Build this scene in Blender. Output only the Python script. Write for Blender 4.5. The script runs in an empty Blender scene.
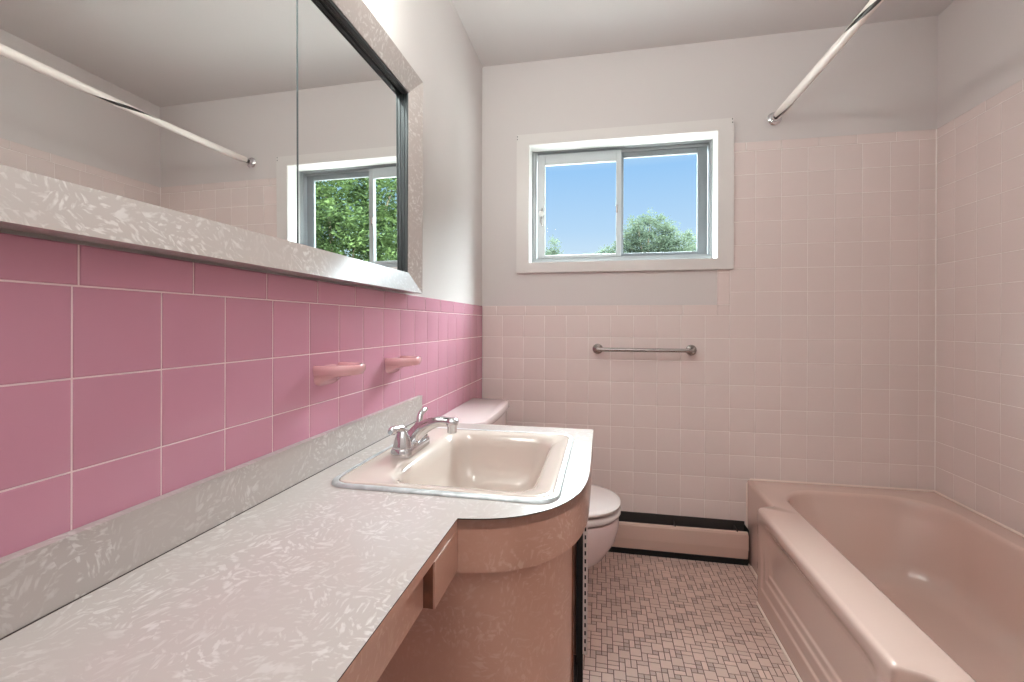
import bpy, bmesh, math, random
from mathutils import Vector, Matrix
C = bpy.context.scene.collection
R0 = 1.14                      # height of the grout line under the wainscot cap
T = 0.1095                     # tile pitch
W = 2.0334                     # room width
CEIL = 2.442
REAR = -2.95
PI = math.pi

# ------------------------------------------------------------------ materials
def lin(c):
    return tuple(((v/255)/12.92 if v/255 <= .04045 else ((v/255+.055)/1.055)**2.4) for v in c)
def col(c): return (*lin(c), 1)

def new_mat(name):
    m = bpy.data.materials.new(name); m.use_nodes = True
    nt = m.node_tree
    return m, nt, nt.nodes['Principled BSDF']
def link(nt, a, b): nt.links.new(a, b)

def mat(name, rgb, rough=.5, metal=0, spec=.5, coat=0, bump=0, bscale=200, vary=0, vscale=8, coat_rough=.05):
    m, nt, p = new_mat(name)
    p.inputs['Base Color'].default_value = col(rgb)
    p.inputs['Roughness'].default_value = rough
    p.inputs['Metallic'].default_value = metal
    p.inputs['Specular IOR Level'].default_value = spec
    p.inputs['Coat Weight'].default_value = coat
    p.inputs['Coat Roughness'].default_value = coat_rough
    tc = nt.nodes.new('ShaderNodeTexCoord')
    if vary:
        n = nt.nodes.new('ShaderNodeTexNoise'); n.inputs['Scale'].default_value = vscale; n.inputs['Detail'].default_value = 4
        link(nt, tc.outputs['Object'], n.inputs['Vector'])
        r = nt.nodes.new('ShaderNodeValToRGB')
        r.color_ramp.elements[0].position = .3; r.color_ramp.elements[1].position = .7
        r.color_ramp.elements[0].color = col([max(0, v*(1-vary)) for v in rgb])
        r.color_ramp.elements[1].color = col([min(255, v*(1+vary)) for v in rgb])
        link(nt, n.outputs['Fac'], r.inputs['Fac']); link(nt, r.outputs['Color'], p.inputs['Base Color'])
    if bump:
        n = nt.nodes.new('ShaderNodeTexNoise'); n.inputs['Scale'].default_value = bscale; n.inputs['Detail'].default_value = 3
        link(nt, tc.outputs['Object'], n.inputs['Vector'])
        b = nt.nodes.new('ShaderNodeBump'); b.inputs['Strength'].default_value = bump; b.inputs['Distance'].default_value = .002
        link(nt, n.outputs['Fac'], b.inputs['Height']); link(nt, b.outputs['Normal'], p.inputs['Normal'])
    return m

def laminate(name, base, flake, rough=.28):
    """pearly 'cracked ice' laminate: angular feathery flakes in several directions"""
    m, nt, p = new_mat(name)
    p.inputs['Roughness'].default_value = rough
    p.inputs['Coat Weight'].default_value = .7; p.inputs['Coat Roughness'].default_value = .16
    tc = nt.nodes.new('ShaderNodeTexCoord')
    dn = nt.nodes.new('ShaderNodeTexNoise'); dn.inputs['Scale'].default_value = 14; dn.inputs['Detail'].default_value = 3
    link(nt, tc.outputs['Object'], dn.inputs['Vector'])
    mixv = nt.nodes.new('ShaderNodeMixRGB'); mixv.blend_type = 'LINEAR_LIGHT'; mixv.inputs['Fac'].default_value = .006
    link(nt, tc.outputs['Object'], mixv.inputs['Color1']); link(nt, dn.outputs['Color'], mixv.inputs['Color2'])
    # cells, each turned its own way: streaks inside a cell run along one direction
    vo = nt.nodes.new('ShaderNodeTexVoronoi'); vo.inputs['Scale'].default_value = 34
    link(nt, mixv.outputs['Color'], vo.inputs['Vector'])
    sub = nt.nodes.new('ShaderNodeVectorMath'); sub.operation = 'SUBTRACT'
    link(nt, mixv.outputs['Color'], sub.inputs[0]); link(nt, vo.outputs['Position'], sub.inputs[1])
    sep = nt.nodes.new('ShaderNodeSeparateColor'); link(nt, vo.outputs['Color'], sep.inputs['Color'])
    ang = nt.nodes.new('ShaderNodeMath'); ang.operation = 'MULTIPLY'; ang.inputs[1].default_value = 6.28
    link(nt, sep.outputs['Red'], ang.inputs[0])
    rot = nt.nodes.new('ShaderNodeVectorRotate'); rot.rotation_type = 'AXIS_ANGLE'
    rot.inputs['Axis'].default_value = (.577, .577, .577)
    link(nt, sub.outputs['Vector'], rot.inputs['Vector']); link(nt, ang.outputs[0], rot.inputs['Angle'])
    add = nt.nodes.new('ShaderNodeVectorMath'); add.operation = 'ADD'
    link(nt, rot.outputs['Vector'], add.inputs[0]); link(nt, vo.outputs['Color'], add.inputs[1])
    scl = nt.nodes.new('ShaderNodeVectorMath'); scl.operation = 'MULTIPLY'; scl.inputs[1].default_value = (190, 46, 80)
    link(nt, add.outputs['Vector'], scl.inputs[0])
    st = nt.nodes.new('ShaderNodeTexNoise'); st.inputs['Scale'].default_value = 1; st.inputs['Detail'].default_value = 3
    st.inputs['Distortion'].default_value = .15
    link(nt, scl.outputs['Vector'], st.inputs['Vector'])
    big = nt.nodes.new('ShaderNodeTexNoise'); big.inputs['Scale'].default_value = 9; big.inputs['Detail'].default_value = 4
    link(nt, tc.outputs['Object'], big.inputs['Vector'])
    r1 = nt.nodes.new('ShaderNodeValToRGB')
    r1.color_ramp.elements[0].position = .52; r1.color_ramp.elements[0].color = (0, 0, 0, 1)
    r1.color_ramp.elements[1].position = .64; r1.color_ramp.elements[1].color = (1, 1, 1, 1)
    link(nt, st.outputs['Fac'], r1.inputs['Fac'])
    r2 = nt.nodes.new('ShaderNodeValToRGB')
    r2.color_ramp.elements[0].position = .36; r2.color_ramp.elements[0].color = (.12, .12, .12, 1)
    r2.color_ramp.elements[1].position = .66; r2.color_ramp.elements[1].color = (1, 1, 1, 1)
    link(nt, big.outputs['Fac'], r2.inputs['Fac'])
    mul = nt.nodes.new('ShaderNodeMath'); mul.operation = 'MULTIPLY'
    link(nt, r1.outputs['Color'], mul.inputs[0]); link(nt, r2.outputs['Color'], mul.inputs[1])
    mx = nt.nodes.new('ShaderNodeMixRGB')
    mx.inputs['Color1'].default_value = col(base); mx.inputs['Color2'].default_value = col(flake)
    link(nt, mul.outputs[0], mx.inputs['Fac']); link(nt, mx.outputs['Color'], p.inputs['Base Color'])
    return m

def tile_mat(name, rgb, rough=.16, spread=.05):
    m, nt, p = new_mat(name)
    p.inputs['Roughness'].default_value = rough
    at = nt.nodes.new('ShaderNodeAttribute'); at.attribute_name = 'tone'
    r = nt.nodes.new('ShaderNodeValToRGB')
    r.color_ramp.elements[0].color = col([v*(1-spread) for v in rgb])
    r.color_ramp.elements[1].color = col([min(255, v*(1+spread)) for v in rgb])
    link(nt, at.outputs['Fac'], r.inputs['Fac']); link(nt, r.outputs['Color'], p.inputs['Base Color'])
    tc = nt.nodes.new('ShaderNodeTexCoord')
    n = nt.nodes.new('ShaderNodeTexNoise'); n.inputs['Scale'].default_value = 14; n.inputs['Detail'].default_value = 2
    link(nt, tc.outputs['Object'], n.inputs['Vector'])
    b = nt.nodes.new('ShaderNodeBump'); b.inputs['Strength'].default_value = .12; b.inputs['Distance'].default_value = .004
    link(nt, n.outputs['Fac'], b.inputs['Height']); link(nt, b.outputs['Normal'], p.inputs['Normal'])
    return m

M = {}
M['paint'] = mat('wall_paint', (214, 207, 205), .42, bump=.15, bscale=160)
M['ceil'] = mat('ceiling_paint', (216, 212, 211), .6, bump=.15, bscale=120)
M['trim'] = mat('white_trim_paint', (224, 219, 216), .3)
M['tile_rose'] = tile_mat('rose_tile', (199, 140, 160), .12, .02)
M['tile_blush'] = tile_mat('blush_tile', (229, 214, 210), .16, .006)
M['grout_rose'] = mat('pale_grout', (238, 212, 216), .8)
M['grout'] = mat('blush_grout', (246, 238, 234), .8)
M['floor_tile'] = tile_mat('floor_mosaic', (204, 178, 168), .28, .10)
M['floor_grout'] = mat('dark_floor_grout', (96, 66, 58), .8)
M['lam'] = laminate('cracked_ice_laminate', (186, 175, 171), (216, 210, 207))
M['lam_side'] = laminate('shaded_cracked_ice_laminate', (190, 144, 126), (205, 165, 149))  # one laminate in two colours: lit top and shaded sides put into them
M['lam_edge'] = mat('laminate_core', (52, 38, 34), .6)
M['wood'] = mat('raw_brown_wood', (110, 66, 48), .6, vary=.25, vscale=30)
M['dark'] = mat('interior_shade', (28, 22, 22), .8)  # shade inside the enclosed cabinet put into the colour
M['tub'] = mat('pink_tub_enamel', (215, 187, 176), .13, coat=.7)
M['basin'] = mat('beige_sink_enamel', (211, 196, 187), .12, coat=.7)
M['toilet'] = mat('pale_pink_vitreous_china', (222, 204, 204), .15, coat=.2)
M['seat'] = mat('white_seat_plastic', (228, 218, 216), .2)
M['soap'] = mat('peach_pink_ceramic', (224, 170, 174), .12, coat=.4)
M['chrome'] = mat('chrome', (225, 225, 228), .06, 1)
M['nickel'] = mat('brushed_nickel', (168, 160, 156), .25, 1)
M['ring'] = mat('worn_stainless_ring', (206, 212, 215), .42, .6, vary=.10, vscale=40)
M['alu'] = mat('aluminium_window', (158, 160, 162), .45, .5)
M['alu_light'] = mat('pale_aluminium', (172, 174, 176), .42, .5)
M['alu_shaded'] = mat('shaded_aluminium', (128, 132, 136), .5, .4)  # darker copy of the aluminium: shade of the recessed sash put into the colour
M['rod'] = mat('tarnished_rod', (62, 54, 52), .4, .3)
M['hinge'] = mat('painted_hinge', (236, 218, 214), .4)
M['track'] = mat('tarnished_mirror_track', (88, 92, 94), .35, .8)
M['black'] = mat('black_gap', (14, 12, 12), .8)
M['plastic'] = mat('white_plastic', (238, 238, 236), .3)
M['sleeve'] = mat('white_vinyl_sleeve', (232, 222, 216), .4)
M['heater'] = mat('beige_heater_enamel', (208, 180, 168), .35)
M['fins'] = mat('dusty_heater_fins', (70, 64, 62), .6, .4)
M['caulk'] = mat('pale_caulk', (240, 222, 212), .6)
M['bark'] = mat('bark', (92, 78, 64), .9)

def leafmat(name, a, b):
    m, nt, p = new_mat(name)
    p.inputs['Roughness'].default_value = .8; p.inputs['Specular IOR Level'].default_value = .1
    oi = nt.nodes.new('ShaderNodeAttribute'); oi.attribute_name = 'tone'
    r = nt.nodes.new('ShaderNodeValToRGB')
    r.color_ramp.elements[0].color = col(a); r.color_ramp.elements[1].color = col(b)
    link(nt, oi.outputs['Fac'], r.inputs['Fac']); link(nt, r.outputs['Color'], p.inputs['Base Color'])
    tr = nt.nodes.new('ShaderNodeBsdfTranslucent'); link(nt, r.outputs['Color'], tr.inputs['Color'])
    mx = nt.nodes.new('ShaderNodeMixShader'); mx.inputs['Fac'].default_value = .4
    link(nt, p.outputs['BSDF'], mx.inputs[1]); link(nt, tr.outputs['BSDF'], mx.inputs[2])
    link(nt, mx.outputs['Shader'], nt.nodes['Material Output'].inputs['Surface'])
    return m
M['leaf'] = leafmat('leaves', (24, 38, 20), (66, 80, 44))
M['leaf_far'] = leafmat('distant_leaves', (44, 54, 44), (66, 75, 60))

def glassmat():
    m, nt, p = new_mat('window_glass')
    nt.nodes.remove(p)
    t = nt.nodes.new('ShaderNodeBsdfTransparent'); t.inputs['Color'].default_value = (.97, .985, .98, 1)
    g = nt.nodes.new('ShaderNodeBsdfGlossy'); g.inputs['Roughness'].default_value = 0
    f = nt.nodes.new('ShaderNodeFresnel'); f.inputs['IOR'].default_value = 1.02
    mx = nt.nodes.new('ShaderNodeMixShader')
    link(nt, f.outputs[0], mx.inputs['Fac']); link(nt, t.outputs[0], mx.inputs[1]); link(nt, g.outputs[0], mx.inputs[2])
    link(nt, mx.outputs[0], nt.nodes['Material Output'].inputs['Surface'])
    return m
M['glass'] = glassmat()

def mirrormat():
    m, nt, p = new_mat('aged_mirror')
    p.inputs['Metallic'].default_value = 1; p.inputs['Roughness'].default_value = 0
    tc = nt.nodes.new('ShaderNodeTexCoord')
    v = nt.nodes.new('ShaderNodeTexVoronoi'); v.inputs['Scale'].default_value = 11
    link(nt, tc.outputs['Object'], v.inputs['Vector'])
    n = nt.nodes.new('ShaderNodeTexNoise'); n.inputs['Scale'].default_value = 3.0
    link(nt, tc.outputs['Object'], n.inputs['Vector'])
    ma = nt.nodes.new('ShaderNodeMath'); ma.operation = 'MULTIPLY_ADD'; ma.inputs[1].default_value = .35; ma.inputs[2].default_value = -.15
    link(nt, n.outputs['Fac'], ma.inputs[0])
    lt = nt.nodes.new('ShaderNodeMath'); lt.operation = 'LESS_THAN'
    link(nt, v.outputs['Distance'], lt.inputs[0]); link(nt, ma.outputs[0], lt.inputs[1])
    # only a few cells carry a fleck
    sp = nt.nodes.new('ShaderNodeSeparateColor'); link(nt, v.outputs['Color'], sp.inputs['Color'])
    g2 = nt.nodes.new('ShaderNodeMath'); g2.operation = 'LESS_THAN'; g2.inputs[1].default_value = .22
    link(nt, sp.outputs['Green'], g2.inputs[0])
    mu = nt.nodes.new('ShaderNodeMath'); mu.operation = 'MULTIPLY'
    link(nt, lt.outputs[0], mu.inputs[0]); link(nt, g2.outputs[0], mu.inputs[1])
    d = nt.nodes.new('ShaderNodeBsdfDiffuse'); d.inputs['Color'].default_value = col((225, 218, 212))
    mx = nt.nodes.new('ShaderNodeMixShader')
    ms = nt.nodes.new('ShaderNodeMath'); ms.operation = 'MULTIPLY'; ms.inputs[1].default_value = .35
    link(nt, mu.outputs[0], ms.inputs[0])
    p.inputs['Base Color'].default_value = (.86, .87, .86, 1)
    link(nt, ms.outputs[0], mx.inputs['Fac']); link(nt, p.outputs[0], mx.inputs[1]); link(nt, d.outputs[0], mx.inputs[2])
    link(nt, mx.outputs[0], nt.nodes['Material Output'].inputs['Surface'])
    return m
M['mirror'] = mirrormat()

# ------------------------------------------------------------------ object helpers
def obj(name, bm, material, parent=None, smooth=False, label=None, tones=None):
    me = bpy.data.meshes.new(name)
    bm.normal_update()
    if tones is not None:
        ly = bm.faces.layers.float.get('tone')
    bm.to_mesh(me); bm.free()
    for m in (material if isinstance(material, (list, tuple)) else [material]): me.materials.append(m)
    if smooth:
        for p in me.polygons: p.use_smooth = True
        if smooth != 'all':
            me.set_sharp_from_angle(angle=math.radians(smooth if smooth is not True else 40))
    o = bpy.data.objects.new(name, me); C.objects.link(o)
    if parent: o.parent = parent; o.matrix_parent_inverse = parent.matrix_world.inverted()
    if label: o['label'] = label
    return o
def thing(name, label, cat, loc=(0, 0, 0), group=None):
    o = bpy.data.objects.new(name, None); C.objects.link(o)
    o.location = loc; o.empty_display_size = .05
    o.matrix_world = Matrix.Translation(Vector(loc))
    o['label'] = label; o['category'] = cat
    if group: o['group'] = group
    return o
def struct(name, bm, m, parent=None, smooth=False):
    o = obj(name, bm, m, parent, smooth)
    if not parent: o['kind'] = 'structure'
    return o

def box(bm, x0, x1, y0, y1, z0, z1, bevel=0, seg=2, mi=0):
    r = bmesh.ops.create_cube(bm, size=1)
    vs = r['verts']
    for v in vs:
        v.co = Vector((x0+(v.co.x+.5)*(x1-x0), y0+(v.co.y+.5)*(y1-y0), z0+(v.co.z+.5)*(z1-z0)))
    fs = list({f for v in vs for f in v.link_faces})
    for f in fs: f.material_index = mi
    if bevel:
        es = list({e for v in vs for e in v.link_edges})
        bmesh.ops.bevel(bm, geom=es, offset=bevel, segments=seg, affect='EDGES', profile=.5)
    return bm
def B(*a, **k): return box(bmesh.new(), *a, **k)

def frame_of(d):
    d = d.normalized()
    a = Vector((0, 0, 1)) if abs(d.z) < .9 else Vector((1, 0, 0))
    u = d.cross(a).normalized(); return u, d.cross(u).normalized()
def tube(bm, pts, rad, seg=16, caps=True, squash=None):
    """swept tube; rad number or list; squash scales the section along (u, v)"""
    pts = [Vector(p) for p in pts]; n = len(pts)
    if not isinstance(rad, (list, tuple)): rad = [rad]*n
    rings = []; u = None
    for i, p in enumerate(pts):
        d = (pts[min(i+1, n-1)]-pts[max(i-1, 0)]).normalized()
        if u is None: u, v = frame_of(d)
        else:
            u = (u-d*u.dot(d)).normalized(); v = d.cross(u)
        su, sv = squash[i] if squash else (1, 1)
        rings.append([bm.verts.new(p+(u*math.cos(2*PI*k/seg)*su+v*math.sin(2*PI*k/seg)*sv)*rad[i]) for k in range(seg)])
    for a, b in zip(rings, rings[1:]):
        for k in range(seg): bm.faces.new((a[k], a[(k+1) % seg], b[(k+1) % seg], b[k]))
    if caps:
        bm.faces.new(rings[0][::-1]); bm.faces.new(rings[-1])
    bmesh.ops.recalc_face_normals(bm, faces=bm.faces[:])
    return bm
def lathe(bm, prof, centre, axis=(0, 0, 1), seg=24):
    c = Vector(centre); ax = Vector(axis).normalized(); u, v = frame_of(ax)
    rings = []
    for r, h in prof:
        rings.append([bm.verts.new(c+ax*h+(u*math.cos(2*PI*k/seg)+v*math.sin(2*PI*k/seg))*max(r, 1e-5)) for k in range(seg)])
    for a, b in zip(rings, rings[1:]):
        for k in range(seg): bm.faces.new((a[k], a[(k+1) % seg], b[(k+1) % seg], b[k]))
    bm.faces.new(rings[0][::-1]); bm.faces.new(rings[-1])
    bmesh.ops.recalc_face_normals(bm, faces=bm.faces[:])
    return bm
def loft(bm, rings, close0=True, close1=True, mi=0):
    R = [[bm.verts.new(p) for p in r] for r in rings]
    n = len(R[0])
    for a, b in zip(R, R[1:]):
        for k in range(n):
            f = bm.faces.new((a[k], a[(k+1) % n], b[(k+1) % n], b[k])); f.material_index = mi
    if close0: bm.faces.new(R[0][::-1])
    if close1: bm.faces.new(R[-1])
    bmesh.ops.recalc_face_normals(bm, faces=bm.faces[:])
    return R
def prism(bm, outline, z0, z1, holes=(), mi_top=0, mi_side=0, bottom=True):
    """vertical prism of a 2-D outline with holes"""
    def cap(z, flip):
        tmp = []
        for lp in [outline, *holes]:
            vs = [bm.verts.new((x, y, z)) for x, y in lp]
            es = [bm.edges.new((vs[i], vs[(i+1) % len(vs)])) for i in range(len(vs))]
            tmp.append((vs, es))
        r = bmesh.ops.triangle_fill(bm, edges=[e for _, es in tmp for e in es], use_beauty=True)
        for f in r['geom']:
            if isinstance(f, bmesh.types.BMFace): f.material_index = mi_top
        return [vs for vs, _ in tmp]
    top = cap(z1, False)
    bot = cap(z0, True)
    for tv, bv in zip(top, bot):
        n = len(tv)
        for i in range(n):
            f = bm.faces.new((tv[i], tv[(i+1) % n], bv[(i+1) % n], bv[i])); f.material_index = mi_side
    bmesh.ops.recalc_face_normals(bm, faces=bm.faces[:])
    return bm
def sweep_wall(bm, path, thick, z0, z1, mi=0):
    """vertical sheet following a plan path, thickened to its left"""
    P = [Vector((x, y)) for x, y in path]; n = len(P); off = []
    for i in range(n):
        d = (P[min(i+1, n-1)]-P[max(i-1, 0)]).normalized()
        off.append(P[i]+Vector((-d.y, d.x))*thick)
    a0 = [bm.verts.new((p.x, p.y, z0)) for p in P]; a1 = [bm.verts.new((p.x, p.y, z1)) for p in P]
    b0 = [bm.verts.new((p.x, p.y, z0)) for p in off]; b1 = [bm.verts.new((p.x, p.y, z1)) for p in off]
    for i in range(n-1):
        for q in ((a0[i], a0[i+1], a1[i+1], a1[i]), (b0[i+1], b0[i], b1[i], b1[i+1]),
                  (a1[i], a1[i+1], b1[i+1], b1[i]), (a0[i+1], a0[i], b0[i], b0[i+1])):
            bm.faces.new(q).material_index = mi
    bm.faces.new((a0[0], a1[0], b1[0], b0[0])); bm.faces.new((a0[-1], b0[-1], b1[-1], a1[-1]))
    bmesh.ops.recalc_face_normals(bm, faces=bm.faces[:])
    return bm
def rrect(x0, x1, y0, y1, r, n=8):
    pts = []
    for cx, cy, a in ((x1-r, y1-r, 0), (x0+r, y1-r, 90), (x0+r, y0+r, 180), (x1-r, y0+r, 270)):
        for k in range(n+1):
            t = math.radians(a+90*k/n); pts.append((cx+r*math.cos(t), cy+r*math.sin(t)))
    return pts
def sm(a, b, x):
    t = max(0, min(1, (x-a)/(b-a))); return t*t*(3-2*t)
def catmull(P, k=6):
    out = []
    P = [Vector(p) for p in P]
    for i in range(len(P)-1):
        a, b, c, d = P[max(i-1, 0)], P[i], P[i+1], P[min(i+2, len(P)-1)]
        for s in range(k):
            t = s/k
            out.append(.5*((2*b)+(c-a)*t+(2*a-5*b+4*c-d)*t*t+(3*b-a-3*c+d)*t**3))
    out.append(P[-1]); return out

# ------------------------------------------------------------------ tiles on walls
rnd = random.Random(5)
def tiles(rects, place, gap=.0011, h=.0012, edge=.0022):
    """cushion-edged tiles; rects in (u0,u1,v0,v1) on the wall, place(u,v,height) -> world"""
    bm = bmesh.new(); ly = bm.faces.layers.float.new('tone')
    for u0, u1, v0, v1 in rects:
        t = min(1, max(0, rnd.gauss(.5, .22)))
        rings = []
        for ins, hh in ((gap, -.004), (gap, h*.45), (gap+edge*.4, h*.85), (gap+edge, h)):
            rings.append([bm.verts.new(place(u, v, hh)) for u, v in
                          ((u0+ins, v0+ins), (u1-ins, v0+ins), (u1-ins, v1-ins), (u0+ins, v1-ins))])
        for a, b in zip(rings, rings[1:]):
            for k in range(4):
                f = bm.faces.new((a[k], a[(k+1) % 4], b[(k+1) % 4], b[k])); f[ly] = t; f.smooth = True
        f = bm.faces.new(rings[-1]); f[ly] = t; f.smooth = True
    bmesh.ops.recalc_face_normals(bm, faces=bm.faces[:])
    return bm
def grid(us, vs, keep=lambda a, b, c, d: True):
    out = []
    for a, b in zip(us, us[1:]):
        for c, d in zip(vs, vs[1:]):
            if b-a > .006 and d-c > .006 and keep(a, b, c, d): out.append((a, b, c, d))
    return out
def cuts(lo, hi, first, step):
    s = [lo]; v = first
    while v < lo+.004: v += step
    while v < hi-.004: s.append(v); v += step
    return s+[hi]

PT = .0065                          # painted plaster lies this far behind the tile face
TH = .0012                          # tile face above the grout
# left wall: plaster + rose wainscot
wl = struct('wall_left', B(-.12, -PT, REAR-.1, .12, -.02, CEIL+.02), M['paint'])
ly0 = -(16.9214)*T
ys = cuts(-2.9, 0, ly0-10*T, T)
zs = sorted({0.0}|{R0-k*T for k in range(0, 11) if R0-k*T > .01})
P = lambda u, v, h: Vector((h-TH, u, v))
obj('tile_field', tiles(grid(ys, zs, lambda a, b, c, d: d > .7 or a > -1.0), P), M['tile_rose'], wl)
obj('cap_tile_row', tiles(grid(cuts(-2.9, 0, -1.846-6*.153, .153), [R0, R0+.0505]), P, edge=.006), M['tile_rose'], wl)
obj('grout', B(-PT-.001, -TH+.0002, -2.9, -.0005, 0, R0+.049), M['grout_rose'], wl)

# back wall with the window opening
WX0, WX1, WZ0, WZ1 = .247, 1.143, R0+.268, R0+.866
bm = bmesh.new()
for x0, x1, z0, z1 in ((-.12, WX0, -.02, CEIL+.02), (WX1, W+.12, -.02, CEIL+.02), (WX0, WX1, -.02, WZ0), (WX0, WX1, WZ1, CEIL+.02)):
    box(bm, x0, x1, PT, .16, z0, z1)
wb = struct('wall_back', bm, M['paint'])
bx = [(.9827+j)*T for j in range(-1, 18)]
bx = [0.0]+[x for x in bx if .006 < x < W-.004]+[W]
XS = 1.145                          # the tub tile starts here
zs_all = sorted({0.0}|{R0-k*T for k in range(-7, 11) if R0-k*T > .01})
Pb = lambda u, v, h: Vector((u, TH-h, v))
TOPZ = R0+7*T
low = grid(bx, [z for z in zs_all if z <= R0+.001])
bx2 = [x for x in bx if x > XS+.03]
high = grid(bx2, [z for z in zs_all if z >= R0-.001])
obj('tile_field', tiles(low+high, Pb), M['tile_blush'], wb)
caps = grid(cuts(0, XS+.001, .075, .153), [R0, R0+.0505])
caps += grid([XS, bx2[0]], cuts(R0, TOPZ, R0+.0505, .153))
caps += grid(cuts(XS, W, 1.27, .153), [TOPZ, TOPZ+.0425])
obj('cap_tile_row', tiles(caps, Pb, edge=.005), M['tile_blush'], wb)
bm = B(0.0005, W-.0005, TH-.0002, PT+.001, 0, R0)
box(bm, 0.0005, XS+.001, TH-.0002, PT+.001, R0, R0+.049)
box(bm, XS+.001, W-.0005, TH-.0002, PT+.001, R0, TOPZ+.041)
obj('grout', bm, M['grout'], wb)

obj('corner_grout', tube(bmesh.new(), [(W-.0005, .0008, .38), (W-.0005, .0008, TOPZ+.04)], .0032, 8), M['grout'], wb, True)
# right wall, tiled along the tub
wr = struct('wall_right', B(W+PT, W+.12, REAR-.1, .12, -.02, CEIL+.02), M['paint'])
Pr = lambda u, v, h: Vector((W-h+TH, u, v))
ry = cuts(-1.53, 0, -.9399*T-14*T, T)
obj('tile_field', tiles(grid(ry, [z for z in zs_all if z > .2]), Pr), M['tile_blush'], wr)
obj('cap_tile_row', tiles(grid(cuts(-1.53, 0, -.098-11*.153, .153), [TOPZ, TOPZ+.0425]), Pr, edge=.005), M['tile_blush'], wr)
obj('grout', B(W+TH-.0002, W+PT+.001, -1.53, -.0005, .2, TOPZ+.041), M['grout'], wr)
struct('wall_rear', B(-.12, W+.12, REAR-.12, REAR, -.02, CEIL+.02), M['paint'])
struct('ceiling', B(-.12, W+.12, REAR-.12, .16, CEIL, CEIL+.1), M['ceil'])
# the short wall that closes the tub alcove at its near end
struct('wall_alcove', B(1.27, W+.02, -1.64, -1.535, 0, CEIL), M['paint'])

# floor: grout bed and a mosaic of squares and bars
fl = struct('floor', B(-.02, W+.02, REAR, .02, -.06, -.0012), M['floor_grout'])
u = .0186; x_lo, y_lo = .0, REAR+.02
nx, ny = int(1.36/u), int(-y_lo/u)
occ = [[False]*(ny) for _ in range(nx)]
rf = random.Random(11)
bm = bmesh.new(); ly = bm.faces.layers.float.new('tone')
def put(i, j, w, h):
    for a in range(w):
        for b in range(h): occ[i+a][j+b] = True
    g = .0010; x0, x1 = x_lo+i*u+g, x_lo+(i+w)*u-g; y0, y1 = y_lo+j*u+g, y_lo+(j+h)*u-g
    s = w*h
    t = {4: rf.gauss(.62, .10), 2: rf.gauss(.66, .12), 1: rf.gauss(.12, .12)}[s]
    t = min(1, max(0, t)); b = .0007
    lo = [bm.verts.new(p) for p in ((x0, y0, -.0015), (x1, y0, -.0015), (x1, y1, -.0015), (x0, y1, -.0015))]
    hi = [bm.verts.new(p) for p in ((x0+b, y0+b, 0), (x1-b, y0+b, 0), (x1-b, y1-b, 0), (x0+b, y1-b, 0))]
    for k in range(4):
        f = bm.faces.new((lo[k], lo[(k+1) % 4], hi[(k+1) % 4], hi[k])); f[ly] = t
    f = bm.faces.new(hi); f[ly] = t
# repeating random-looking sheet: 2x2 squares on a leaning lattice, gaps filled with bars and small squares
for j in range(ny):
    for i in range(nx):
        if occ[i][j]: continue
        if (4*i+j) % 9 == 0:
            if i+1 < nx and j+1 < ny and not (occ[i+1][j] or occ[i][j+1] or occ[i+1][j+1]): put(i, j, 2, 2)
for j in range(ny):
    for i in range(nx):
        if occ[i][j]: continue
        opts = []
        if i+1 < nx and not occ[i+1][j]: opts.append((2, 1))
        if j+1 < ny and not occ[i][j+1]: opts.append((1, 2))
        if opts and rf.random() < .74: put(i, j, *rf.choice(opts))
        else: put(i, j, 1, 1)
obj('mosaic_tiles', bm, M['floor_tile'], fl)

# ------------------------------------------------------------------ window
win = bpy.data.objects.new('window_1', None); C.objects.link(win)
win.location = (.695, .06, R0+.57); win.matrix_world = Matrix.Translation(win.location)
win['kind'] = 'structure'
CX0, CX1, CZ0, CZ1 = .182, 1.214, R0+.216, R0+.9215
bm = bmesh.new()
fy = -.017
def mitred(bm, o, i, ya, yb, yb_in=None, bev=0):
    """flat rectangular ring, o/i = (x0,x1,z0,z1); front at ya, back at yb"""
    O = [(o[0], o[2]), (o[1], o[2]), (o[1], o[3]), (o[0], o[3])]
    I = [(i[0], i[2]), (i[1], i[2]), (i[1], i[3]), (i[0], i[3])]
    for k in range(4):
        l = (k+1) % 4
        q = [bm.verts.new((x, y, z)) for y in (ya, yb) for x, z in (O[k], O[l], I[l], I[k])]
        for f in ((0, 1, 2, 3), (7, 6, 5, 4), (0, 4, 5, 1), (1, 5, 6, 2), (2, 6, 7, 3), (3, 7, 4, 0)): bm.faces.new([q[a] for a in f])
    bmesh.ops.recalc_face_normals(bm, faces=bm.faces[:])
    return bm
mitred(bm, (CX0, CX1, CZ0, CZ1), (WX0, WX1, WZ0, WZ1), fy, PT-.001)
bmesh.ops.bevel(bm, geom=[e for e in bm.edges if e.verts[0].co.y < -.016 and e.verts[1].co.y < -.016 and
    (abs(e.verts[0].co.x-e.verts[1].co.x) < 1e-6 or abs(e.verts[0].co.z-e.verts[1].co.z) < 1e-6)], offset=.002, segments=2, affect='EDGES')
obj('casing', bm, M['trim'], win)
JD = .085
bm = mitred(bmesh.new(), (WX0-.012, WX1+.012, WZ0-.012, WZ1+.012), (WX0+.0005, WX1-.0005, WZ0+.0005, WZ1-.0005), -.006, JD)
obj('jamb', bm, M['plastic'], win)
FX0, FX1, FZ0, FZ1 = .271, 1.131, R0+.302, R0+.862
bm = mitred(bmesh.new(), (WX0, WX1, WZ0, WZ1), (FX0-.010, FX1+.005, FZ0-.010, FZ1+.003), JD-.004, JD+.03)
mitred(bm, (WX0+.001, WX1-.001, WZ0+.001, WZ1-.001), (FX0, FX1, FZ0, FZ1), JD+.006, JD+.012)
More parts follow.
